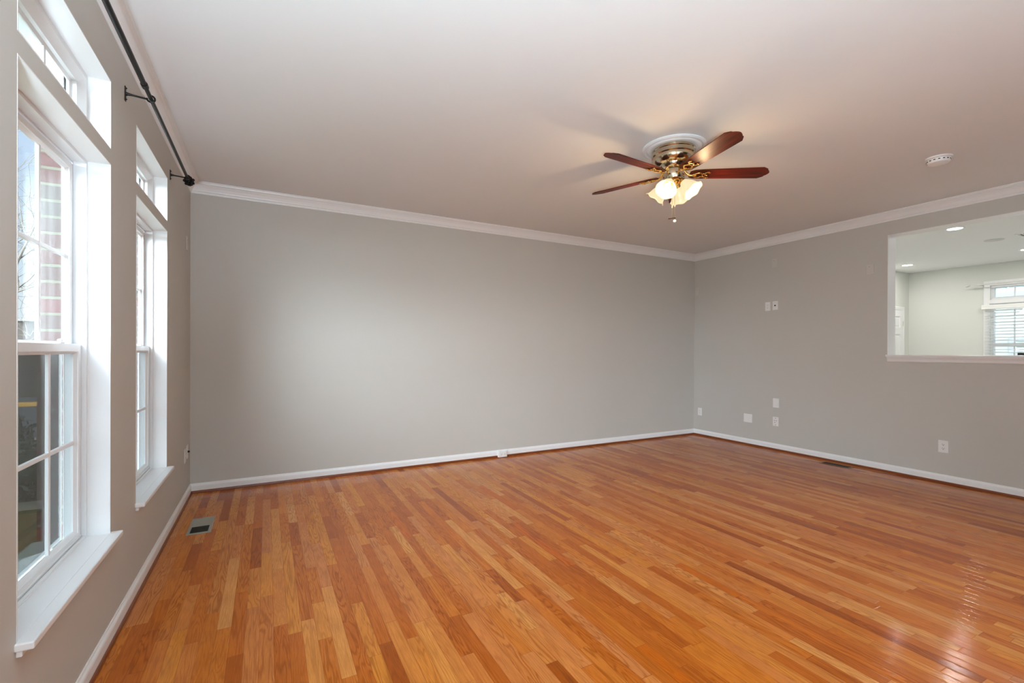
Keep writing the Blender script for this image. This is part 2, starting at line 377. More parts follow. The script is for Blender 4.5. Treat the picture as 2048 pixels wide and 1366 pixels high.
# ------------------------------------------------------------------ shell
struct(MB().box(-.01, W+.01, -8, D+.01, -.2, 0).build('floor', FLOOR), 'orange oak strip floor running toward the long wall', 'floor')
struct(MB().box(-.12, W+.12, YR-.1, D+.1, H, H+.2).build('ceiling', CEIL), 'plain white ceiling above the empty room', 'ceiling')
LN = .004
holes = []
for a, b in WINS: holes += [(a-LN, b+LN, ZS-.022, ZMT+LN), (a-LN, b+LN, ZTB-LN, ZTT+LN)]
struct(holed('wall_left', WALL, fx_, (YR-.1, D+.1), (-.2, H), -.12, 0, holes), 'greige window wall at the left', 'wall')
struct(MB().box(0, W, D, D+.1, -.2, H).build('wall_back', WALL), 'long bare greige wall facing the camera', 'wall')
struct(holed('wall_rear', WALL, fy_, (0, W), (-.2, H), YR-.1, YR, [RD, (3.4, 6.25, 0, 2.6)]), 'greige wall behind the camera', 'wall')
gd = struct(empty('door_fill_frame', (1.4, YR, 0)), 'unseen garden door added behind the camera to frame a fill light', 'door')  # added frame around the rear fill light, never in view
for x0, x1 in ((RD[0], 1.4), (1.4, RD[1])):
    o = MB().ring((x0, x1, RD[2], RD[3]), [(0, YR-.09), (.07, YR-.09), (.07, YR-.04), (0, YR-.04)], fy_).build('door_leaf', TRIM); o.parent = gd; o.matrix_parent_inverse = Matrix.Translation((-1.4, -YR, 0))
struct(holed('wall_right', WALL, fx_, (YR-.1, D+.1), (-.2, H), W, XKI, [(PY0-LN, PY1+LN, PZ0-.02, PZ1+LN)]), 'greige wall with the kitchen pass-through', 'wall')
g = MB(); g.box(2.6, 2.7, -8, YR-.1, 0, H); g.box(W+.1, W+.2, -8, YR-.1, 0, H); g.box(2.6, W+.2, -8.1, -8, 0, H); g.box(2.6, W+.2, -8.1, YR-.1, H, H+.1)  # unseen hall added to soak up light on the right side
struct(g.build('wall_light_absorber', mat('light_absorbing_paint', srgb(120, 112, 104), .7)), 'unseen walls of a dim hall added to absorb light', 'wall')
# unseen storeys above and row to the south, added to shade the neighbour house
struct(MB().box(-.24, XK+.15, -5, 6.6, 3.42, 9.0).build('wall_shading_storey', BRICK), 'unseen brick upper storeys added to shade the neighbour house', 'wall')
struct(MB().box(-.24, XK+.15, -32, -8.3, -1.0, 9.0).build('wall_shading_row', BRICK), 'unseen brick row houses added to shade the neighbour house', 'wall')
# outer brick skin
bh = []
for a, b in WINS: bh += [(a-.02, b+.024, ZS-.09, ZTT+.03)]
struct(holed('wall_outside', BRICK, fx_, (-5, 6.6), (-1.0, 3.2), -.24, -.15, bh), 'red brick outer face beyond the windows', 'wall')
struct(MB().box(-.15, -.12, -5, YR-.1, -1, 3.2).box(-.15, -.12, D+.1, 6.6, -1, 3.2).build('wall_outside_backing', BRICK))

# crown moulding, baseboards
cp = [(0, H), (0, H-.096), (.006, H-.096), (.009, H-.088), (.009, H-.080), (.016, H-.074), (.018, H-.068), (.030, H-.045), (.046, H-.026), (.058, H-.017), (.060, H-.010), (.068, H-.008), (.068, H)]
struct(MB().ring((0, W, YR, D), cp, fz_).build('trim_1', TRIM), 'white crown moulding around the ceiling', 'moulding')
bp_ = [(0, .018), (.013, .018), (.013, .062), (.011, .070), (.006, .078), (.004, .086), (0, .086)]
sp_ = [(0, 0), (.020, 0), (.0195, .010), (.017, .018), (.0125, .024), (0, .026)]
for nm, sd in (('rear', 0), ('right', 1), ('back', 2), ('left', 3)):
    o = struct(MB().ring((0, W, YR, D), bp_, fz_, (sd,)).build('baseboard_'+nm, TRIM), 'white baseboard along the %s wall' % {'back': 'long bare', 'left': 'window', 'right': 'pass-through', 'rear': 'hidden rear'}[nm], 'baseboard')
    MB().ring((0, W, YR, D), sp_, fz_, (sd,)).build('shoe_molding', SHOE, o)['label'] = 'dark stained oak shoe moulding'

# ------------------------------------------------------------------ double-hung windows with transoms
def make_window(idx, a, b, lab):
    root = struct(empty('window_%d' % idx, (0, (a+b)/2, ZS)), lab, 'window')
    loc = (0, (a+b)/2, ZS)
    def put(mb, name, m, par=root, smooth=False):
        o = mb.build(name, m, None, smooth); o.parent = par
        if par is root: o.matrix_parent_inverse = Matrix.Translation(-Vector(loc))
        else: o.matrix_parent_inverse = Matrix.Identity(4)
        return o
    # jamb linings of both openings
    g = MB(); g.ring((a-LN, b+LN, ZS-.022, ZMT+LN), [(0, -.12), (LN, -.12), (LN, .0008), (0, .0008)], fx_, (1, 2, 3))
    g.ring((a-LN, b+LN, ZTB-LN, ZTT+LN), [(0, -.12), (LN, -.12), (LN, .0008), (0, .0008)], fx_)
    put(g, 'jamb_lining', TRIM)
    # stool
    g = MB(); g.box(-.076, 0, a-LN, b+LN, ZS-.022, ZS); g.box(-.002, .040, a-.017, b+.026, ZS-.022, ZS, .004)
    put(g, 'window_sill', TRIM)
    g = MB(); g.box(0, .014, a-.010, b+.018, ZS-.040, ZS-.022, .003); put(g, 'apron_molding', TRIM)
    # frame of main window
    fr = [(0, -.075), (.014, -.075), (.014, -.093), (.012, -.093), (.012, -.118), (.020, -.118), (.020, -.146), (0, -.146)]
    g = MB(); g.ring((a, b, ZS-.012, ZMT), fr, fx_)
    g.box(-.086, -.076, a+.012, b-.012, ZS, ZS+.010, .002); g.box(-.096, -.088, a+.012, b-.012, ZS, ZS+.018, .002)
    put(g, 'window_frame', VINYL)
    def sash(nm, z0, z1, xf, st, tr, br, gx):
        # xf interior face, gx glass plane
        y0, y1 = a+.016, b-.016
        g = MB(); xb = xf-.026
        g.box(xb, xf, y0, y0+st, z0, z1, .002); g.box(xb, xf, y1-st, y1, z0, z1, .002)
        g.box(xb, xf, y0+st, y1-st, z0, z0+br, .002); g.box(xb, xf, y0+st, y1-st, z1-tr, z1, .002)
        gy0, gy1, gz0, gz1 = y0+st, y1-st, z0+br, z1-tr
        g.ring((gy0-.001, gy1+.001, gz0-.001, gz1+.001), [(0, xf-.003), (.011, gx+.003), (.011, gx-.003), (0, xb+.002)], fx_)
        s = put(g, nm, VINYL)
        q = MB()
        for k in (1, 2):
            yc = gy0+(gy1-gy0)*k/3; q.box(gx-.006, gx+.006, yc-.0085, yc+.0085, gz0, gz1, .003)
        zc = (gz0+gz1)/2; q.box(gx-.0055, gx+.0055, gy0, gy1, zc-.0085, zc+.0085, .003)
        put(q, 'muntin_grid', VINYL, s)
        put(MB().box(gx-.0015, gx+.0015, gy0-.004, gy1+.004, gz0-.004, gz1+.004), 'glass_pane', GLASS, s)
        return s
    lo = sash('lower_sash', ZS+.010, 1.297, -.091, .030, .032, .026, -.108)
    up = sash('upper_sash', 1.262, ZMT-.026, -.118, .034, .024, .034, -.135)
    yc = (a+b)/2
    for yk in (a+.2, b-.2):
        g = MB(); g.box(-.112, -.094, yk-.022, yk+.022, 1.297, 1.304, .002); g.lathe([(.008, 1.304), (.008, 1.312), (.004, 1.314)], 12, Matrix.Translation((-.103, yk, 0)))
        g.box(-.106, -.100, yk, yk+.022, 1.309, 1.315, .002)
        put(g, 'sash_lock', VINYL, lo)
    g = MB(); g.ring((a+.02, b-.02, ZS+.01, 1.28), [(0, -.150), (.014, -.150), (.014, -.156), (0, -.156)], fx_); s = put(g, 'screen_frame', VINYL)
    put(MB().box(-.1535, -.1525, a+.03, b-.03, ZS+.02, 1.27), 'insect_screen', SCREEN, s)
    # transom
    fr = [(0, -.075), (.020, -.075), (.048, -.098), (.048, -.112), (.060, -.118), (.060, -.124), (.048, -.130), (0, -.130)]
    g = MB(); g.ring((a, b, ZTB, ZTT), fr, fx_); s = put(g, 'transom_frame', VINYL)
    q = MB()
    for k in (1, 2):
        y = a+.06+(b-a-.12)*k/3; q.box(-.127, -.115, y-.0085, y+.0085, ZTB+.055, ZTT-.055, .003)
    put(q, 'muntin_grid', VINYL, s); put(MB().box(-.1225, -.1195, a+.055, b-.055, ZTB+.055, ZTT-.055), 'glass_pane', GLASS, s)
    # outside sill and packing between frame and brick
    g = MB(); g.prism([(-.125, ZS-.022), (-.125, ZS-.06), (-.285, ZS-.09), (-.285, ZS-.062), (-.16, ZS-.030)], a-.02, b+.024, Matrix(((1, 0, 0, 0), (0, 0, 1, 0), (0, 1, 0, 0), (0, 0, 0, 1))))
    put(g, 'outside_sill', STONE)
    g = MB(); g.box(-.151, -.120, a-.03, a+.004, ZS-.04, ZTT+.03); g.box(-.151, -.120, b-.004, b+.03, ZS-.04, ZTT+.03)
    g.box(-.150, -.120, a, b, ZMT-.002, ZTB+.002); g.box(-.246, -.120, a-.03, b+.03, ZTT-.004, ZTT+.03); g.box(-.246, -.14, a-.03, a+.004, ZMT+.05, ZTT+.03); g.box(-.246, -.14, b-.004, b+.03, ZMT+.05, ZTT+.03); put(g, 'brickmould', VINYL)
    return root
make_window(1, *WINS[0], 'tall white double-hung window with transom, nearest the camera')
make_window(2, *WINS[1], 'tall white double-hung window with transom, by the far left corner')
make_window(3, *WINS[2], 'unseen tall white double-hung window added out of frame for more daylight')

# ------------------------------------------------------------------ curtain rod
rod = empty('curtain_rod', (0, 2.8, 2.493), 'black iron curtain rod with round finial above the two tall windows', 'curtain rod')
def rp(mb, name, m=BLACK, smooth=True):
    o = mb.build(name, m, rod, smooth); o.matrix_parent_inverse = Matrix.Translation((0, -2.8, -2.493)); return o
XR, ZR = .099, 2.493
rp(MB().tube([(XR, 2.66, ZR), (XR, 3.99, ZR)], .0090, 14), 'inner_rod')
rp(MB().tube([(XR, 1.60, ZR), (XR, 2.68, ZR)], .0110, 14).tube([(XR, 2.655, ZR), (XR, 2.685, ZR)], .0140, 14), 'outer_rod')
for yb in (2.80, 3.95, 1.66):
    g = MB(); g.box(0, .004, yb-.009, yb+.009, ZR-.035, ZR+.035, .0015)
    g.tube([(.003, yb, ZR), (.012, yb, ZR), (.030, yb, ZR-.001), (XR-.016, yb, ZR-.004)], [.010, .007, .0045, .0045], 10)
    ring = [(XR+.016*math.cos(t), yb, ZR+.016*math.sin(t)) for t in [PI+.9*PI*k/12*1.9 for k in range(13)]]
    g.tube(ring, .0042, 8); g.sphere((.005, yb, ZR-.026), .004, 8); g.sphere((.005, yb, ZR+.026), .004, 8)
    rp(g, 'rod_bracket')
for ye, sg in ((3.99, 1), (1.60, -1)):
    g = MB(); mt = Matrix.Translation((XR, ye, ZR)) @ Matrix.Rotation(-sg*PI/2, 4, 'X')
    g.lathe([(.0095, -.004), (.013, 0), (.013, .006), (.008, .010), (.010, .014)], 16, mt)
    c = Vector((XR, ye+sg*.042, ZR)); g.sphere(c, .027, 14)
    for i in range(3):
        for k in range(7):
            t = 2*PI*(k+.5*i)/7; p = (i-1)*.75
            g.sphere(c+Vector((math.cos(t)*math.cos(p), sg*math.sin(p), math.sin(t)*math.cos(p)))*.027, .0110, 8)
    rp(g, 'finial')

# ------------------------------------------------------------------ ceiling fan
FX, FY = 3.205, 2.395
fan = empty('ceiling_fan', (FX, FY, H), 'five-blade ceiling fan with dark wood blades and lit four-shade light kit', 'ceiling fan')
def fp(mb, name, m, par=fan, smooth=True):
    o = mb.build(name, m, par, smooth)
    if par is fan: o.location = (0, 0, -H)
    return o
fp(MB().lathe([(.0, 2.754), (.222, 2.754), (.222, 2.748), (.214, 2.741), (.205, 2.739), (.200, 2.743), (.190, 2.743), (.184, 2.737), (.172, 2.734), (.160, 2.738), (.10, 2.738)], 64), 'ceiling_medallion', TRIM)
fp(MB().lathe([(.02, 2.739), (.146, 2.739), (.152, 2.733), (.152, 2.722), (.148, 2.717), (.148, 2.705), (.151, 2.700), (.151, 2.690), (.144, 2.684), (.145, 2.668), (.136, 2.645), (.118, 2.632), (.098, 2.626), (.092, 2.606), (.080, 2.594), (.05, 2.590)], 56), 'motor_housing', NICKEL)
fp(MB().lathe([(.02, 2.594), (.060, 2.594), (.072, 2.586), (.074, 2.575), (.074, 2.532), (.068, 2.520), (.05, 2.512), (.02, 2.505)], 40), 'switch_housing', NICKEL)
fp(MB().lathe([(.01, 2.512), (.040, 2.510), (.042, 2.498), (.030, 2.482), (.024, 2.462), (.016, 2.448), (.008, 2.440), (.002, 2.437)], 28), 'light_kit_fitter', BRASS)
ZB = 2.560
half = [(.112, .030), (.122, .040), (.145, .050), (.20, .055), (.612, .066), (.645, .046), (.648, .036), (.660, .024), (.669, .008)]
outline = [(x, -y) for x, y in half]+[(.670, 0)]+[(x, y) for x, y in half[::-1]]
bl0 = None
for k in range(5):
    an = math.radians(40+72*k)
    if k == 0:
        g = MB(); g.prism(outline, -.003, .003); bl0 = g.build('fan_blade', BLADE, fan)
        bm_ = bl0.modifiers.new('b', 'BEVEL'); bm_.width = .0012; bm_.segments = 2
        # iron: arm with pierced scroll head
        g = MB()
        g.tube([(.070, 0, .034), (.082, 0, .022), (.096, 0, .002), (.115, 0, -.008), (.160, 0, -.009)], [.013, .012, .010, .008, .006], 10)
        for s in (-1, 1):
            g.tube([(.130, 0, -.009), (.145, s*.012, -.009), (.163, s*.026, -.009), (.183, s*.027, -.009), (.198, s*.016, -.009), (.214, s*.020, -.009), (.230, s*.034, -.009), (.242, s*.030, -.009)], [.006, .006, .0068, .006, .006, .0068, .006, .005], 8)
            g.sphere((.244, s*.030, -.009), .0095, 10, (1, 1, .6)); g.sphere((.178, s*.028, -.009), .008, 10, (1, 1, .6))
        g.tube([(.198, -.016, -.009), (.203, 0, -.010), (.198, .016, -.009)], .005, 8)
        g.tube([(.214, -.020, -.009), (.226, 0, -.010), (.214, .020, -.009)], .005, 8); g.sphere((.234, 0, -.010), .007, 10)
        ir0 = g.build('blade_iron', BRASS, fan, True); bl, ir = bl0, ir0
    else:
        bl = bl0.copy(); ir = ir0.copy(); COL.objects.link(bl); COL.objects.link(ir); bl.parent = fan; ir.parent = fan
    for o in (bl, ir):
        o.location = (0, 0, ZB-H); o.rotation_euler = (Matrix.Rotation(an, 3, 'Z') @ Matrix.Rotation(math.radians(-12), 3, 'X')).to_euler()
sh0 = None
for k, th in enumerate((-40, -130, 140, 50)):
    an = math.radians(-28.1+th)
    base = Matrix.Rotation(an, 4, 'Z')
    tilt = base @ Matrix.Translation((.072, 0, 2.488-H)) @ Matrix.Rotation(math.radians(-42), 4, 'Y')
    if k == 0:
        # bell shade hanging along -z of its own frame
        pr_ = [(.022, .002), (.026, -.006), (.034, -.020), (.045, -.040), (.052, -.060), (.056, -.078), (.063, -.093), (.074, -.104)]
        g = MB(); g.lathe(pr_, 40, cap=False)
        # rim scallop
        for v in g.b.verts:
            if v.co.z < -.09:
                t = math.atan2(v.co.y, v.co.x); v.co.z += .004*math.cos(6*t)
        sh = g.build('glass_shade', SHADE, fan, True); so = sh.modifiers.new('s', 'SOLIDIFY'); so.thickness = .003
        g = MB(); g.lathe([(.006, .028), (.016, .026), (.024, .016), (.026, 0), (.024, -.006), (.012, -.008)], 24); so_ = g.build('shade_holder', BRASS, fan, True)
        g = MB(); g.lathe([(.010, -.008), (.012, -.024), (.020, -.042), (.024, -.058), (.020, -.074), (.010, -.083), (.002, -.085)], 20); bu = g.build('light_bulb', BULB, None, True)
        bu.parent = sh
        sh0, ho0, bu0 = sh, so_, bu; ho = so_
        arm = MB(); arm.tube([(.030, 0, 2.492-H), (.046, 0, 2.500-H), (.058, 0, 2.506-H), (.058, 0, 2.506-H)], .006, 10); ar0 = arm.build('light_arm', BRASS, fan, True); ar = ar0
    else:
        sh = sh0.copy(); ho = ho0.copy(); bu = bu0.copy(); ar = ar0.copy()
        for o in (sh, ho, bu, ar): COL.objects.link(o)
        for o in (sh, ho, ar): o.parent = fan
        bu.parent = sh
    for o in (sh, ho): o.matrix_basis = tilt
    ar.rotation_euler = (0, 0, an)
    pl = bpy.data.lights.new('fan_bulb_light', 'POINT'); pl.energy = FANP; pl.color = (1, .72, .40); pl.shadow_soft_size = .03
    po = bpy.data.objects.new('fan_bulb_light', pl); COL.objects.link(po)
    po.location = Matrix.Translation((FX, FY, H)) @ tilt @ Vector((0, 0, -.125))
g = MB()
for dx, zb in ((-.006, 2.245), (.006, 2.232)):
    ax = Vector((.882, -.471, 0)); p = ax*dx*1.6
    g.tube([(p.x, p.y, 2.44), (p.x, p.y, zb)], .0011, 6)
    for i in range(int((2.44-zb)/.012)): g.sphere((p.x, p.y, 2.44-i*.012), .0019, 6)
fp(g, 'pull_chain', BRASS)
g = MB(); p = Vector((.882, -.471, 0))*.0096; g.sphere((p.x, p.y, 2.222), .011, 14); fp(g, 'crystal_pull', mat('clear_crystal', (.95, .93, .9, 1), .08, spec=.9))
g = MB(); p = Vector((.882, -.471, 0))*-.0096
for s in (-1, 1): g.tube([(p.x, p.y, 2.243), (p.x+s*.026*.882, p.y-s*.026*.471, 2.243+s*.004)], [.003, .0045], 8)
fp(g, 'fan_shaped_pull', mat('dark_bronze', srgb(60, 45, 35), .35, metal=.8))

# ------------------------------------------------------------------ smoke detector
g = MB(); g.lathe([(.004, H), (.082, H), (.082, H-.010), (.076, H-.013), (.060, H-.014)], 40); sd = g.build('smoke_detector', PLATE, None, True, (5.108, 1.558, H) if 0 else None)
sd.location = (5.108, 1.558, 0); tag(sd, 'round white smoke detector on the ceiling right of the fan', 'smoke detector')
MB().lathe([(.070, H-.010), (.069, H-.032), (.062, H-.042), (.034, H-.048), (.010, H-.049), (.002, H-.049)], 36).build('detector_cap', PLATE, sd, True)
g = MB()
for k in range(16): g.box(.0665, .0705, -.006, .006, H-.028, H-.022, mtx=Matrix.Rotation(2*PI*k/16, 4, 'Z'))
g.build('vent_slots', DARK, sd)

# ------------------------------------------------------------------ wall plates. local frame: x right, z up, -y out of the wall
def plate(kind, name, loc, rz, label, cat, group=None, m=PLATE, wd=.070, ht=.114, sc=1.0):
    r = empty(name, loc, label, cat, group, rz)
    g = MB(); g.box(-wd/2, wd/2, -.006, 0, -ht/2, ht/2, .0022); g.build('cover_plate', m, r)
    if kind == 'duplex':
        for s in (-1, 1):
            q = MB(); pts = [(.0165*math.cos(t), s*.0195+max(-.0125, min(.0125, .0165*math.sin(t)))) for t in [2*PI*k/24 for k in range(24)]]
            q.prism(pts, 0, .0025, Matrix(((1, 0, 0, 0), (0, 0, -1, -.0055), (0, 1, 0, 0), (0, 0, 0, 1)))); rc = q.build('receptacle', m, r)
            q = MB()
            q.box(-.0075, -.0050, -.0086, -.0070, s*.0195-.001, s*.0195+.008); q.box(.0050, .0075, -.0086, -.0070, s*.0195-.001, s*.0195+.007)
            q.lathe([(.0001, 0), (.0030, 0), (.0030, .0016), (.0001, .0016)], 12, Matrix.Translation((0, -.0070, s*.0195-.0075)) @ Matrix.Rotation(PI/2, 4, 'X')); q.build('slots', DARK, rc)
        MB().sphere((0, -.006, 0), .0028, 8).build('screw', m, r)
    elif kind == 'decora':
        g = MB(); g.box(-.0165, .0165, -.0085, -.005, -.033, .033, .0012); rc = g.build('receptacle', m, r); q = MB()
        for s in (-1, 1):
            q.box(-.0075, -.0055, -.0090, -.0080, s*.017-.001, s*.017+.006); q.box(.0055, .0075, -.0090, -.0080, s*.017-.001, s*.017+.005)
            q.box(-.002, .002, -.0090, -.0080, s*.017-.009, s*.017-.005)
        q.build('slots', DARK, rc)
    elif kind == 'blankdecora':
        g = MB(); g.box(-.0165, .0165, -.0080, -.005, -.033, .033, .0012); g.build('insert', m, r)
    elif kind == 'jack':
        g = MB(); g.lathe([(.0001, 0), (.0085, 0), (.0085, .010), (.0055, .012), (.0055, .016), (.0001, .016)], 14, Matrix.Translation((0, -.005, 0)) @ Matrix.Rotation(PI/2, 4, 'X')); g.build('cable_jack', DARK, r)
    elif kind == 'speaker':
        MB().lathe([(.0001, 0), (.0028, 0), (.0028, .0015), (.0001, .0015)], 10, Matrix.Translation((-.010, -.0055, .030)) @ Matrix.Rotation(PI/2, 4, 'X')).build('screw_hole', DARK, r)
        MB().sphere((0, -.006, -.028), .0025, 8).build('screw', m, r)
    elif kind == 'quad':
        for (x, z) in ((0, .042), (-.012, .012), (.012, .012), (-.008, -.014), (0, -.042)):
            MB().lathe([(.0001, 0), (.0042, 0), (.0042, .004), (.0001, .004)], 12, Matrix.Translation((x, -.005, z)) @ Matrix.Rotation(PI/2, 4, 'X')).build('jack', DARK, r)
    return r
RZ = -PI/2   # -y local -> -x world
rw = lambda y, z: (W, y, z)
plate('speaker', 'speaker_plate', rw(3.647, 2.425), RZ, 'beige painted cover plate high on the right wall above the television outlets', 'wall plate', m=PLATEP)
plate('speaker', 'speaker_plate', rw(4.861, 2.191), RZ, 'beige painted cover plate high up, right beside the far room corner', 'wall plate', m=PLATEP)
plate('speaker', 'speaker_plate', rw(2.578, 2.176), RZ, 'beige painted cover plate just left of the pass-through opening', 'wall plate', m=PLATEP)
plate('decora', 'wall_outlet', rw(3.739, 1.868), RZ, 'white rectangular outlet at eye height, left of the cable plate', 'outlet')
plate('jack', 'cable_plate', rw(3.638, 1.873), RZ, 'white cable plate with dark round jack at eye height', 'wall plate')
plate('decora', 'wall_outlet', rw(4.804, .360), RZ, 'white outlet low on the right wall beside the far corner', 'outlet')
plate('blank', 'blank_plate', rw(4.015, .365), RZ, 'wide blank white square plate low on the right wall', 'wall plate', wd=.120, ht=.114)
plate('blankdecora', 'blank_plate', rw(3.624, .611), RZ, 'white upright blank plate directly above the plate with dark holes', 'wall plate', wd=.078, ht=.118)
plate('quad', 'media_plate', rw(3.626, .371), RZ, 'white media plate with several dark jack holes low on the right wall', 'wall plate', wd=.074, ht=.116)
plate('duplex', 'wall_outlet', rw(1.957, .358), RZ, 'white duplex outlet below the kitchen pass-through', 'outlet', wd=.078, ht=.118)
LZ = PI/2
plate('decora', 'wall_outlet', (0, 4.625, .393), LZ, 'white outlet on the window wall right of the far window, nearer the window', 'outlet')
plate('jack', 'cable_plate', (0, 4.745, .405), LZ, 'white cable plate with a dark jack on the window wall by the corner', 'wall plate')
plate('speaker', 'speaker_plate', (0, 4.724, 2.17), LZ, 'beige painted cover plate high on the window wall near the corner', 'wall plate', m=PLATEP)
# outlet box on the baseboard of the long wall
r = empty('baseboard_outlet', (3.085, D-.013, .004), 'small white surface outlet box on the baseboard of the long wall', 'outlet')
MB().box(-.058, .058, -.030, 0, 0, .072, .004).build('outlet_box', PLATE, r)
MB().box(-.052, .052, -.0325, -.0295, .006, .066, .001).build('cover_plate', PLATE, r)
for s in (-1, 1):
    q = MB(); q.box(s*.020-.013, s*.020+.013, -.0345, -.032, .022, .050, .003); rc = q.build('receptacle', PLATE, r)
    q = MB(); q.box(s*.02-.006, s*.02+.002, -.0352, -.034, .040, .042); q.box(s*.02-.006, s*.02+.002, -.0352, -.034, .030, .032); q.box(s*.02+.005, s*.02+.009, -.0352, -.034, .034, .038); q.build('slots', DARK, rc)

# ------------------------------------------------------------------ floor registers
r = empty('floor_register', (.183, 3.985, 0), 'grey metal floor register beside the window wall', 'floor vent')
g = MB(); g.ring((-.072, .072, -.172, .172), [(0, 0), (0, .003), (.004, .005), (.018, .005), (.018, .0)], fz_); g.box(-.056, .056, -.02, .156, .0, .0038); g.build('register_frame', GREYM, r)
MB().box(-.054, .054, -.154, -.02, .0002, .0012).build('duct_opening', DARK, r)
g = MB()
for k in range(9): y = -.148+k*.015; g.box(-.052, .052, y, y+.0025, .0012, .0040)
g.build('louvers', mat('dark_louver', srgb(70, 66, 60), .4, metal=.6), r)
r = empty('floor_register', (6.255, 2.83, 0), 'bronze brown floor register beside the right wall baseboard', 'floor vent')
g = MB(); g.ring((-.062, .062, -.150, .150), [(0, 0), (0, .003), (.004, .005), (.016, .005), (.016, .0)], fz_); g.build('register_frame', BRONZE, r)
MB().box(-.046, .046, -.134, .134, .0002, .0012).build('duct_opening', DARK, r)
g = MB()
for k in range(17): y = -.130+k*.016; g.box(-.045, .045, y, y+.003, .0012, .0040)
g.build('louvers', mat('bronze_louver', srgb(60, 44, 32), .4, metal=.5), r)

# ------------------------------------------------------------------ pass-through lining and ledge
g = MB(); g.ring((PY0-LN, PY1+LN, PZ0-.02, PZ1+LN), [(0, W-.0008), (LN, W-.0008), (LN, XKI+.0008), (0, XKI+.0008)], fx_, (1, 2, 3))
struct(g.build('trim_2', TRIM), 'white lining of the pass-through opening', 'trim')
g = MB(); g.box(W-.034, XKI+.03, PY0-.03, PY1+.008, PZ0-.02, PZ0, .004)
led = struct(g.build('trim_3', TRIM), 'white moulded ledge of the pass-through', 'ledge')
mp_ = [(W, PZ0-.020), (W-.026, PZ0-.020), (W-.026, PZ0-.028), (W-.020, PZ0-.036), (W-.014, PZ0-.050), (W-.012, PZ0-.064), (W-.008, PZ0-.072), (W, PZ0-.074)]
g = MB(); g.prism(mp_, PY0-.02, PY1+.0, Matrix(((1, 0, 0, 0), (0, 0, 1, 0), (0, 1, 0, 0), (0, 0, 0, 1)))); g.build('ledge_molding', TRIM, led)

# ------------------------------------------------------------------ kitchen beyond
struct(MB().box(XKI, XK+.15, YR-.1, YK+.1, H, H+.2).build('ceiling', CEIL), 'white kitchen ceiling beyond the pass-through', 'ceiling')
struct(MB().box(XKI, XK+.15, YR-.1, YK+.1, -.2, 0).build('floor', TILE), 'unseen kitchen floor below the ledge, made pale to bounce light', 'floor')
struct(holed('wall_kitchen_back', KWALL, fx_, (YR-.1, YK+.1), (0, H), XK, XK+.15, [KW]), 'pale kitchen wall with window', 'wall')
struct(MB().box(XKI, XK, YK, YK+.1, 0, H).build('wall_kitchen_side', KWALL), 'pale kitchen side wall with the white door', 'wall')
struct(MB().box(XKI, XK, YR-.1, YR, 0, H).build('wall_kitchen_rear', KWALL), 'pale kitchen wall out of view', 'wall')
# skin so the kitchen side of the shared wall is pale
struct(holed('wall_kitchen_front', KWALL, fx_, (YR, YK), (0, H), XKI, XKI+.004, [(PY0-LN, PY1+LN, PZ0-.02, PZ1+LN)]), 'pale kitchen side of the pass-through wall', 'wall')
# door
DX0, DX1, DZ = 10.17, 10.98, 2.045
dr = struct(empty('door_1', ((DX0+DX1)/2, YK, 0)), 'white six-panel kitchen door', 'door')
def dp(mb, name, m, par=dr, smooth=False):
    o = mb.build(name, m, par, smooth)
    if par is dr: o.matrix_parent_inverse = Matrix.Translation((-(DX0+DX1)/2, -YK, 0))
    return o
g = MB(); g.box(DX0, DX1, YK-.006, YK-.0005, 0.005, DZ)
leafw = DX1-DX0
rows = [(.22, .80), (.93, 1.60), (1.73, 1.93)]
cols_ = [(.11, .365), (.445, .70)]
hl = [(DX0+c[0], DX0+c[1], r_[0], r_[1]) for r_ in rows for c in cols_]
leaf = dp(g, 'door_leaf', TRIM)
g = MB()
b = holed('stiles_and_rails', TRIM, fy_, (DX0, DX1), (.005, DZ), YK-.018, YK-.006, hl); b.parent = leaf
for h in hl:
    q = MB(); q.ring((h[0]+.022, h[1]-.022, h[2]+.022, h[3]-.022), [(0, YK-.006), (.012, YK-.014), (.05, YK-.014), (.05, YK-.006)], fy_)
    q.box(h[0]+.05, h[1]-.05, YK-.0138, YK-.006, h[2]+.05, h[3]-.05); q.build('raised_panel', TRIM, leaf)
cpf = [(-.065, YK), (-.065, YK-.014), (-.050, YK-.020), (-.012, YK-.014), (-.004, YK-.010), (-.004, YK)]
g = MB(); g.ring((DX0, DX1, -.3, DZ), cpf, fy_, (1, 2, 3))
for v in g.b.verts:
    if v.co.z < 0: v.co.z = 0
dp(g, 'door_casing', TRIM)
for z in (1.80, 1.05, .25): dp(MB().box(DX1-.008, DX1+.006, YK-.024, YK-.010, z-.045, z+.045, .002), 'hinge', NICKEL)
g = MB(); g.lathe([(.026, 0), (.026, .006), (.010, .010), (.010, .035), (.024, .045), (.026, .058), (.016, .068), (.002, .070)], 20, Matrix.Translation((DX0+.06, YK-.018, .95)) @ Matrix.Rotation(PI/2, 4, 'X')); dp(g, 'door_knob', NICKEL, dr, True)
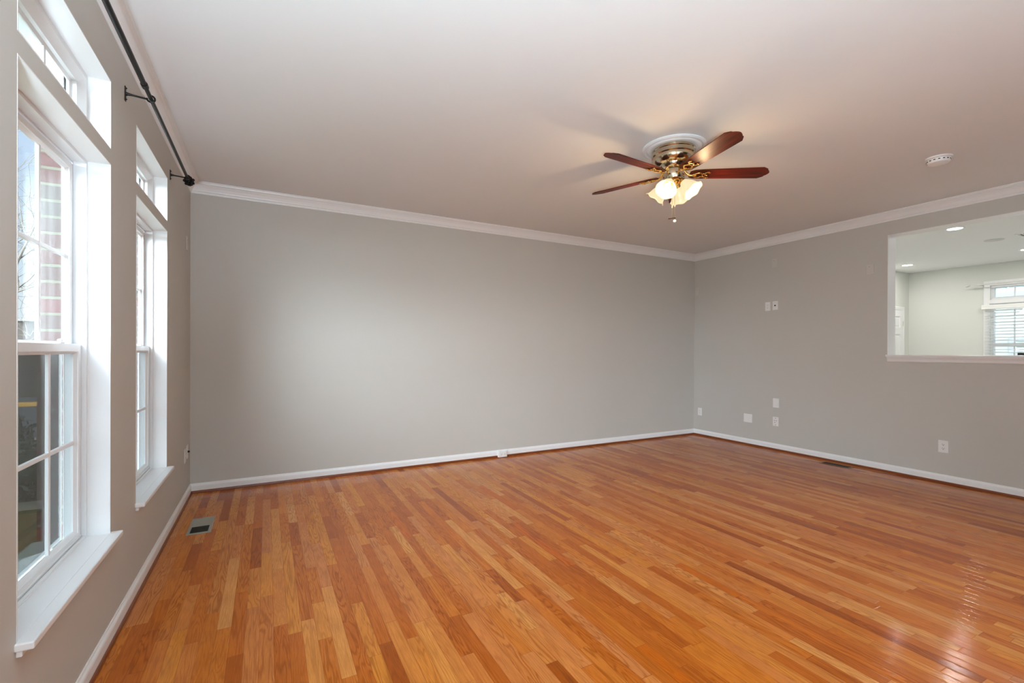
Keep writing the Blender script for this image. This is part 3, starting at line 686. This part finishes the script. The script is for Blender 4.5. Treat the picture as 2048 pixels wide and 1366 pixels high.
# kitchen window
kr = struct(empty('window_4', (XK, (KW[0]+KW[1])/2, KW[2])), 'white kitchen window with transom and horizontal blind', 'window')
kinv = Matrix.Translation((-XK, -(KW[0]+KW[1])/2, -KW[2]))
def kp(mb, name, m, par=kr, smooth=False):
    o = mb.build(name, m, par, smooth)
    if par is kr: o.matrix_parent_inverse = kinv
    return o
KT0, KT1, KM = 2.150, KW[3], 2.075
casp = [(-.075, XK), (-.075, XK-.016), (-.06, XK-.022), (-.014, XK-.014), (0, XK-.010), (0, XK)]
kp(MB().ring(KW, casp, fx_), 'window_casing', TRIM)
kp(MB().box(XK+.0, XK+.1, KW[0], KW[1], KM, KT0, .002).box(XK-.018, XK+.001, KW[0]-.01, KW[1]+.01, KM+.01, KT0-.005, .003), 'transom_bar', TRIM)
kfr = [(0, XK+.10), (.0, XK+.02), (.030, XK+.03), (.040, XK+.05), (.040, XK+.10)]
s = kp(MB().ring((KW[0], KW[1], KT0, KT1), kfr, fx_), 'transom_frame', VINYL)
n_ = 6
for k in range(1, n_): y = KW[1]-.02-(KW[1]-KW[0]-.04)*k/n_; MB().box(XK+.052, XK+.064, y-.009, y+.009, KT0+.03, KT1-.03).build('muntin', VINYL, s)
MB().box(XK+.0565, XK+.0595, KW[0]+.03, KW[1]-.03, KT0+.03, KT1-.03).build('glass_pane', GLASS, s)
s = kp(MB().ring((KW[0], KW[1], KW[2], KM), kfr, fx_), 'main_frame', VINYL)
for k in range(1, n_): y = KW[1]-.02-(KW[1]-KW[0]-.04)*k/n_; MB().box(XK+.052, XK+.064, y-.009, y+.009, KW[2]+.03, KM-.03).build('muntin', VINYL, s)
MB().box(XK+.045, XK+.07, KW[0]+.03, KW[1]-.03, 1.38, 1.42).build('meeting_rail', VINYL, s); MB().box(XK+.0565, XK+.0595, KW[0]+.03, KW[1]-.03, KW[2]+.03, KM-.03).build('glass_pane', GLASS, s)
bl = empty('window_blind', (XK, 2.2, 2.07), 'white horizontal slat blind hanging over the kitchen window', 'blind')
binv = Matrix.Translation((-XK, -2.2, -2.07))
def bpz(mb, name, m):
    o = mb.build(name, m, bl); o.matrix_parent_inverse = binv; return o
bpz(MB().box(XK-.085, XK-.024, KW[0]-.08, KW[1]+.085, 1.992, 2.066, .006), 'valance', SLAT)
g = MB(); z = 1.975; sm = Matrix.Rotation(math.radians(9), 4, 'Y')
while z > .82:
    g.box(-.024, .024, KW[0]-.05, KW[1]+.05, -.0012, .0012, mtx=Matrix.Translation((XK-.054, 0, z)) @ sm); z -= .050
o = bpz(g, 'slats', SLAT)
g = MB()
for y in (KW[1]-.26, KW[1]-.75, KW[0]+.26, KW[1]-.03):
    for dx in (-.026, .026): g.tube([(XK-.054+dx, y, 2.0), (XK-.054+dx, y, .80)], .0012, 5)
bpz(g, 'ladder_cords', SLAT); bpz(MB().box(XK-.078, XK-.030, KW[0]-.05, KW[1]+.05, .79, .805, .003), 'bottom_rail', SLAT)
g = MB(); g.tube([(XK-.14, KW[1]+.20, 2.405), (XK-.14, KW[0]-.20, 2.405)], .010, 10)
kr2 = g.build('curtain_rod', RODW, None, True); tag(kr2, 'pale curtain rod above the kitchen window', 'curtain rod')
for y, sgn in ((KW[1]+.20, 1), (KW[0]-.20, -1)):
    MB().lathe([(.010, 0), (.018, .005), (.010, .014), (.022, .030), (.026, .048), (.018, .066), (.008, .082), (.002, .088)], 16, Matrix.Translation((XK-.14, y, 2.405)) @ Matrix.Rotation(-sgn*PI/2, 4, 'X')).build('finial', RODW, kr2, True)
for y in (KW[1]+.10, KW[0]-.10): MB().tube([(XK, y, 2.405), (XK-.14, y, 2.402)], .007, 8).box(XK-.006, XK, y-.015, y+.015, 2.37, 2.44, .002).build('rod_bracket', RODW, kr2)
# unseen uplight added behind the camera, stands in for a bounced flash
fl = empty('fill_uplight', (.36, -.50, 0), 'black uplight added unseen behind the camera as bounce fill', 'lamp')
MB().lathe([(.002, 0), (.13, 0), (.13, .012), (.02, .03), (.012, .05)], 32).build('base', BLACK, fl, True)
MB().tube([(0, 0, .03), (0, 0, .92)], .011, 12).build('pole', BLACK, fl, True)
MB().lathe([(.012, .90), (.06, .92), (.13, .96), (.17, 1.01), (.165, 1.01), (.125, .965), (.05, .93), (.002, .925)], 32).build('lamp_shade', PLATE, fl, True)
area('ceiling_fill_light', (.36, -.50, 1.0), (PI, 0, 0), .26, .26, UPOW, (.70, .90, 1.04), shape='DISK')
# recessed lamps
def canlight(x, y, label, power, group):
    r = empty('recessed_light', (x, y, H), label, 'recessed light', group)
    MB().lathe([(.092, 0), (.092, -.003), (.086, -.006), (.070, -.005), (.070, 0)], 36, cap=False).build('trim_ring', VINYL, r, True)
    MB().lathe([(.0001, -.002), (.070, -.002)], 36, cap=False).build('lamp_lens', LENS, r)
    a_ = area('recessed_lamp', (x, y, H-.012), (0, 0, 0), .13, .13, power, (1, .97, .93), shape='DISK'); return r
LENS = mat('lit_lens', (1, 1, 1, 1), emis=(1, .97, .93, 1), estr=12)
klab = ['recessed kitchen ceiling light nearest the pass-through, behind its top edge', 'recessed kitchen ceiling light above the white door', 'recessed kitchen ceiling light near the kitchen window']
for i, (x, y) in enumerate(KL): canlight(x, y, klab[i] if i < 3 else 'recessed kitchen ceiling light out of view', KPOW, 'kitchen ceiling lights')
for x, y in RL: canlight(x, y, 'unseen recessed ceiling light added behind the camera as fill', RPOW, 'added fill lights behind the camera')
sp = MB().lathe([(.0001, H-.006), (.092, H-.006), (.096, H-.004), (.098, H)], 36, cap=False).build('ceiling_speaker', mat('grille_grey', srgb(205, 205, 202), .6, bump=.5, bscale=900), None, True)
sp.location = (9.03, 2.34, 0); tag(sp, 'flat round white speaker grille in the kitchen ceiling', 'speaker')
r = empty('ceiling_vent', (8.98, 1.98, H), 'square ceiling vent with dark slots in the kitchen ceiling', 'vent')
MB().ring((-.13, .13, -.13, .13), [(0, 0), (0, -.006), (.02, -.008), (.02, 0)], fz_).build('vent_frame', PLATE, r)
MB().box(-.11, .11, -.11, .11, -.002, -.0005).build('vent_duct', DARK, r)
g = MB()
for k in range(8): y = -.10+k*.028; g.box(-.108, .108, y, y+.008, -.007, -.002)
g.build('vent_slat', PLATE, r)
# pendant
PX, PYY = 9.0, 1.985
pd = empty('pendant_lamp', (PX, PYY, H), 'lit white bell-shaped pendant lamp in front of the kitchen window', 'lamp')
MB().lathe([(.002, 0), (.06, 0), (.06, -.012), (.02, -.03), (.006, -.034)], 24).build('ceiling_canopy', NICKEL, pd, True)
MB().tube([(0, 0, -.02), (0, 0, 1.935-H)], .005, 8).build('hanging_rod', NICKEL, pd, True)
g = MB(); g.lathe([(.042, 1.925-H), (.050, 1.89-H), (.064, 1.85-H), (.086, 1.81-H), (.118, 1.768-H)], 32, cap=False); sh = g.build('lamp_shade', SHADEK, pd, True); sh.modifiers.new('s', 'SOLIDIFY').thickness = .003
MB().lathe([(.004, 1.94-H), (.030, 1.935-H), (.040, 1.925-H)], 20).build('shade_cap', BRASS, pd, True)

# ------------------------------------------------------------------ outside, window side
ZG = -.8
gr = MB().box(-70, -.24, -40, 80, ZG-.2, ZG).build('lawn', GRASS); gr['kind'] = 'structure'
g2 = MB().box(12.8, 60, -40, 60, ZG-.2, ZG).build('lawn', GRASS); g2['kind'] = 'structure'
bed = MB().prism([(-.3, -3), (-1.1, -3), (-1.15, 8.2), (-.3, 8.2)], ZG, ZG+.05).build('mulch_bed', MULCH); bed['kind'] = 'structure'
rd = MB().box(-14, -3.2, 14, 22.6, ZG, ZG+.01).box(-40, -3.2, 22.9, 30, ZG, ZG+.012).build('driveway', ASPH); rd['kind'] = 'structure'
kb = MB().box(-14, -3.2, 22.6, 22.9, ZG, ZG+.16, .02).build('kerb', YELL); tag(kb, 'yellow painted kerb across the street outside', 'kerb')
kb = MB().box(-14, -3.2, 13.7, 14, ZG, ZG+.10, .02).build('kerb', mat('concrete_kerb', srgb(170, 166, 156), .8)); tag(kb, 'pale concrete kerb nearer the house outside', 'kerb')
# overhang above the windows
struct(MB().box(-.50, -.12, -5, 6.6, 3.2, 3.34).box(-.54, -.48, -5, 6.6, 3.14, 3.40, .01).build('soffit', SOFF), 'white soffit above the windows outside', 'soffit')
# house across
hb = empty('town_house', (-9.2, 27, ZG), 'brown town house with a pale corner seen through the near window', 'building')
MB().box(-3.5, 1.42, 0, 6, 0, 3.25).build('wall', HOUSEB, hb)
MB().box(1.42, 1.62, -.05, .3, 0, 3.25).build('corner_board', mat('pale_corner', srgb(124, 130, 129), .6), hb)
MB().box(1.62, 5.2, .4, 6, 0, 3.25).build('side_wall', mat('grey_green_siding', srgb(84, 94, 92), .7), hb)
MB().box(-3.7, 5.4, -.2, 6.2, 3.25, 3.35).build('roof', mat('grey_roof', srgb(120, 118, 115), .8), hb)
# evergreen shrubs
def shrub(x, y, rr, label):
    rs = random.Random(int(x*100+y*37)); g = MB()
    for i in range(700):
        u = rs.uniform(-1, 1); t = rs.uniform(0, 2*PI); q = math.sqrt(1-u*u)*1.0
        d = Vector((q*math.cos(t), q*math.sin(t), u*.8)); p = d*rr*rs.uniform(.72, 1.02)+Vector((0, 0, rr*.8))
        a_ = Vector((rs.uniform(-1, 1), rs.uniform(-1, 1), rs.uniform(-1, 1))).normalized(); b_ = a_.cross(d).normalized(); s_ = rr*.09
        v = [g.b.verts.new(p+a_*s_), g.b.verts.new(p+b_*s_*.6), g.b.verts.new(p-a_*s_), g.b.verts.new(p-b_*s_*.6)]; g.b.faces.new(v)
    r = empty('evergreen_shrub', (x, y, ZG), label, 'shrub', 'shrubs outside the near window')
    me = bpy.data.meshes.new('foliage'); g.b.to_mesh(me); g.b.free(); me.materials.append(LEAF); o = bpy.data.objects.new('foliage', me); COL.objects.link(o); o.parent = r
    MB().tube([(0, 0, 0), (0, 0, rr*.8)], .02, 6).sphere((0, 0, rr*.75), rr*.62, 12, (1, 1, .85)).build('stem', LEAF, r)
for x, y, rr, lb in ((-2.3, 8.6, .55, 'dark green rounded shrub, nearest of those outside the near window'), (-3.4, 10.3, .7, 'dark green rounded shrub, middle one outside the near window'), (-4.1, 12.2, .55, 'dark green rounded shrub, farthest one outside the near window'), (-4.6, 9.4, .6, 'dark green rounded shrub standing left of the others outside')): shrub(x, y, rr, lb)
# bare trees
def tree(x, y, h, seed, label):
    rs = random.Random(seed); tr = MB(); tw = MB()
    def grow(p, d, ln, r, lev):
        pts = [p]; rad = [r]; q = p.copy(); dd = d.copy(); n = 5
        for i in range(n):
            dd = (dd+Vector((rs.uniform(-.16, .16), rs.uniform(-.16, .16), rs.uniform(-.04, .14)))).normalized(); q = q+dd*ln/n; pts.append(q.copy()); rad.append(max(.004, r*(1-.6*(i+1)/n)))
        (tr if lev == 0 else tw).tube(pts, rad, 7 if lev < 2 else 4, cap=False)
        if lev >= 4: return
        for i in range((5, 5, 4, 4)[lev]):
            k = rs.randint(1 if lev else 2, n); t = rs.uniform(0, 2*PI); sp_ = rs.uniform(.45, .95)
            a_ = dd.orthogonal().normalized(); b_ = dd.cross(a_); nd = (dd*math.cos(sp_)+(a_*math.cos(t)+b_*math.sin(t))*math.sin(sp_)).normalized()
            grow(pts[k], nd, ln*rs.uniform(.5, .72), rad[k]*.62, lev+1)
    grow(Vector((0, 0, 0)), Vector((0, 0, 1)), h*.45, h*.016, 0)
    r = empty('bare_tree', (x, y, ZG), label, 'tree', 'bare trees outside'); tr.build('trunk', BARK, r, True); tw.build('branches', BARK, r, True)
tree(-4.7, 15.2, 8.2, 3, 'bare winter tree, nearer one outside the near window'); tree(-8.2, 20.5, 9.5, 11, 'bare winter tree, farther one outside the near window')

# ------------------------------------------------------------------ outside, kitchen side: neighbour house with lap siding
XN = 17.0
nh = empty('neighbour_house', (XN, 4, ZG), 'cream lap-sided house behind the kitchen window', 'building')
g = MB(); z = 0
while z < 7:
    g.prism([(0, z), (.022, z), (.006, z+.16), (0, z+.16)], -9, 7, Matrix(((-1, 0, 0, 0), (0, 0, 1, 0), (0, 1, 0, 0), (0, 0, 0, 1)))); z += .15
g.box(0, .2, -9, 7, 0, 7.1); g.build('siding_wall', SIDE, nh)
bglass = mat('blueish_window_glass', srgb(150, 180, 185), .1)
for (y0, y1, z0, z1, nm) in ((-1.9, .15, 1.33+.8, 1.56+.8, 'clerestory_window'), (-1.9, .0, -.2+.8, 1.17+.8, 'house_window'), (-1.5, .55, 3.6, 4.6, 'upper_window')):
    o = MB().ring((y0, y1, z0, z1), [(-.12, -.03), (-.12, .0), (0, .0), (0, -.03)], fx_).build(nm, TRIM, nh)
    MB().box(-.012, 0, y0, y1, z0, z1).build('pane', bglass, o); k = y0+.3
    while k < y1-.05:
        MB().box(-.024, -.012, k-.015, k+.015, z0, z1).build('muntin', TRIM, o); k += .3
    if z1-z0 > .5: MB().box(-.026, -.012, y0, y1, (z0+z1)/2-.02, (z0+z1)/2+.02).build('meeting_rail', TRIM, o)
g = MB(); ring = [(-.05, .62+.09*math.cos(t), 1.12+.8+.09*math.sin(t)) for t in [2*PI*k/20 for k in range(21)]]; g.tube(ring, .02, 8, cap=False)
g.sphere((-.05, .62, 1.92), .05, 12); g.build('round_vent', mat('beige_vent', srgb(175, 168, 130), .6), nh, True)
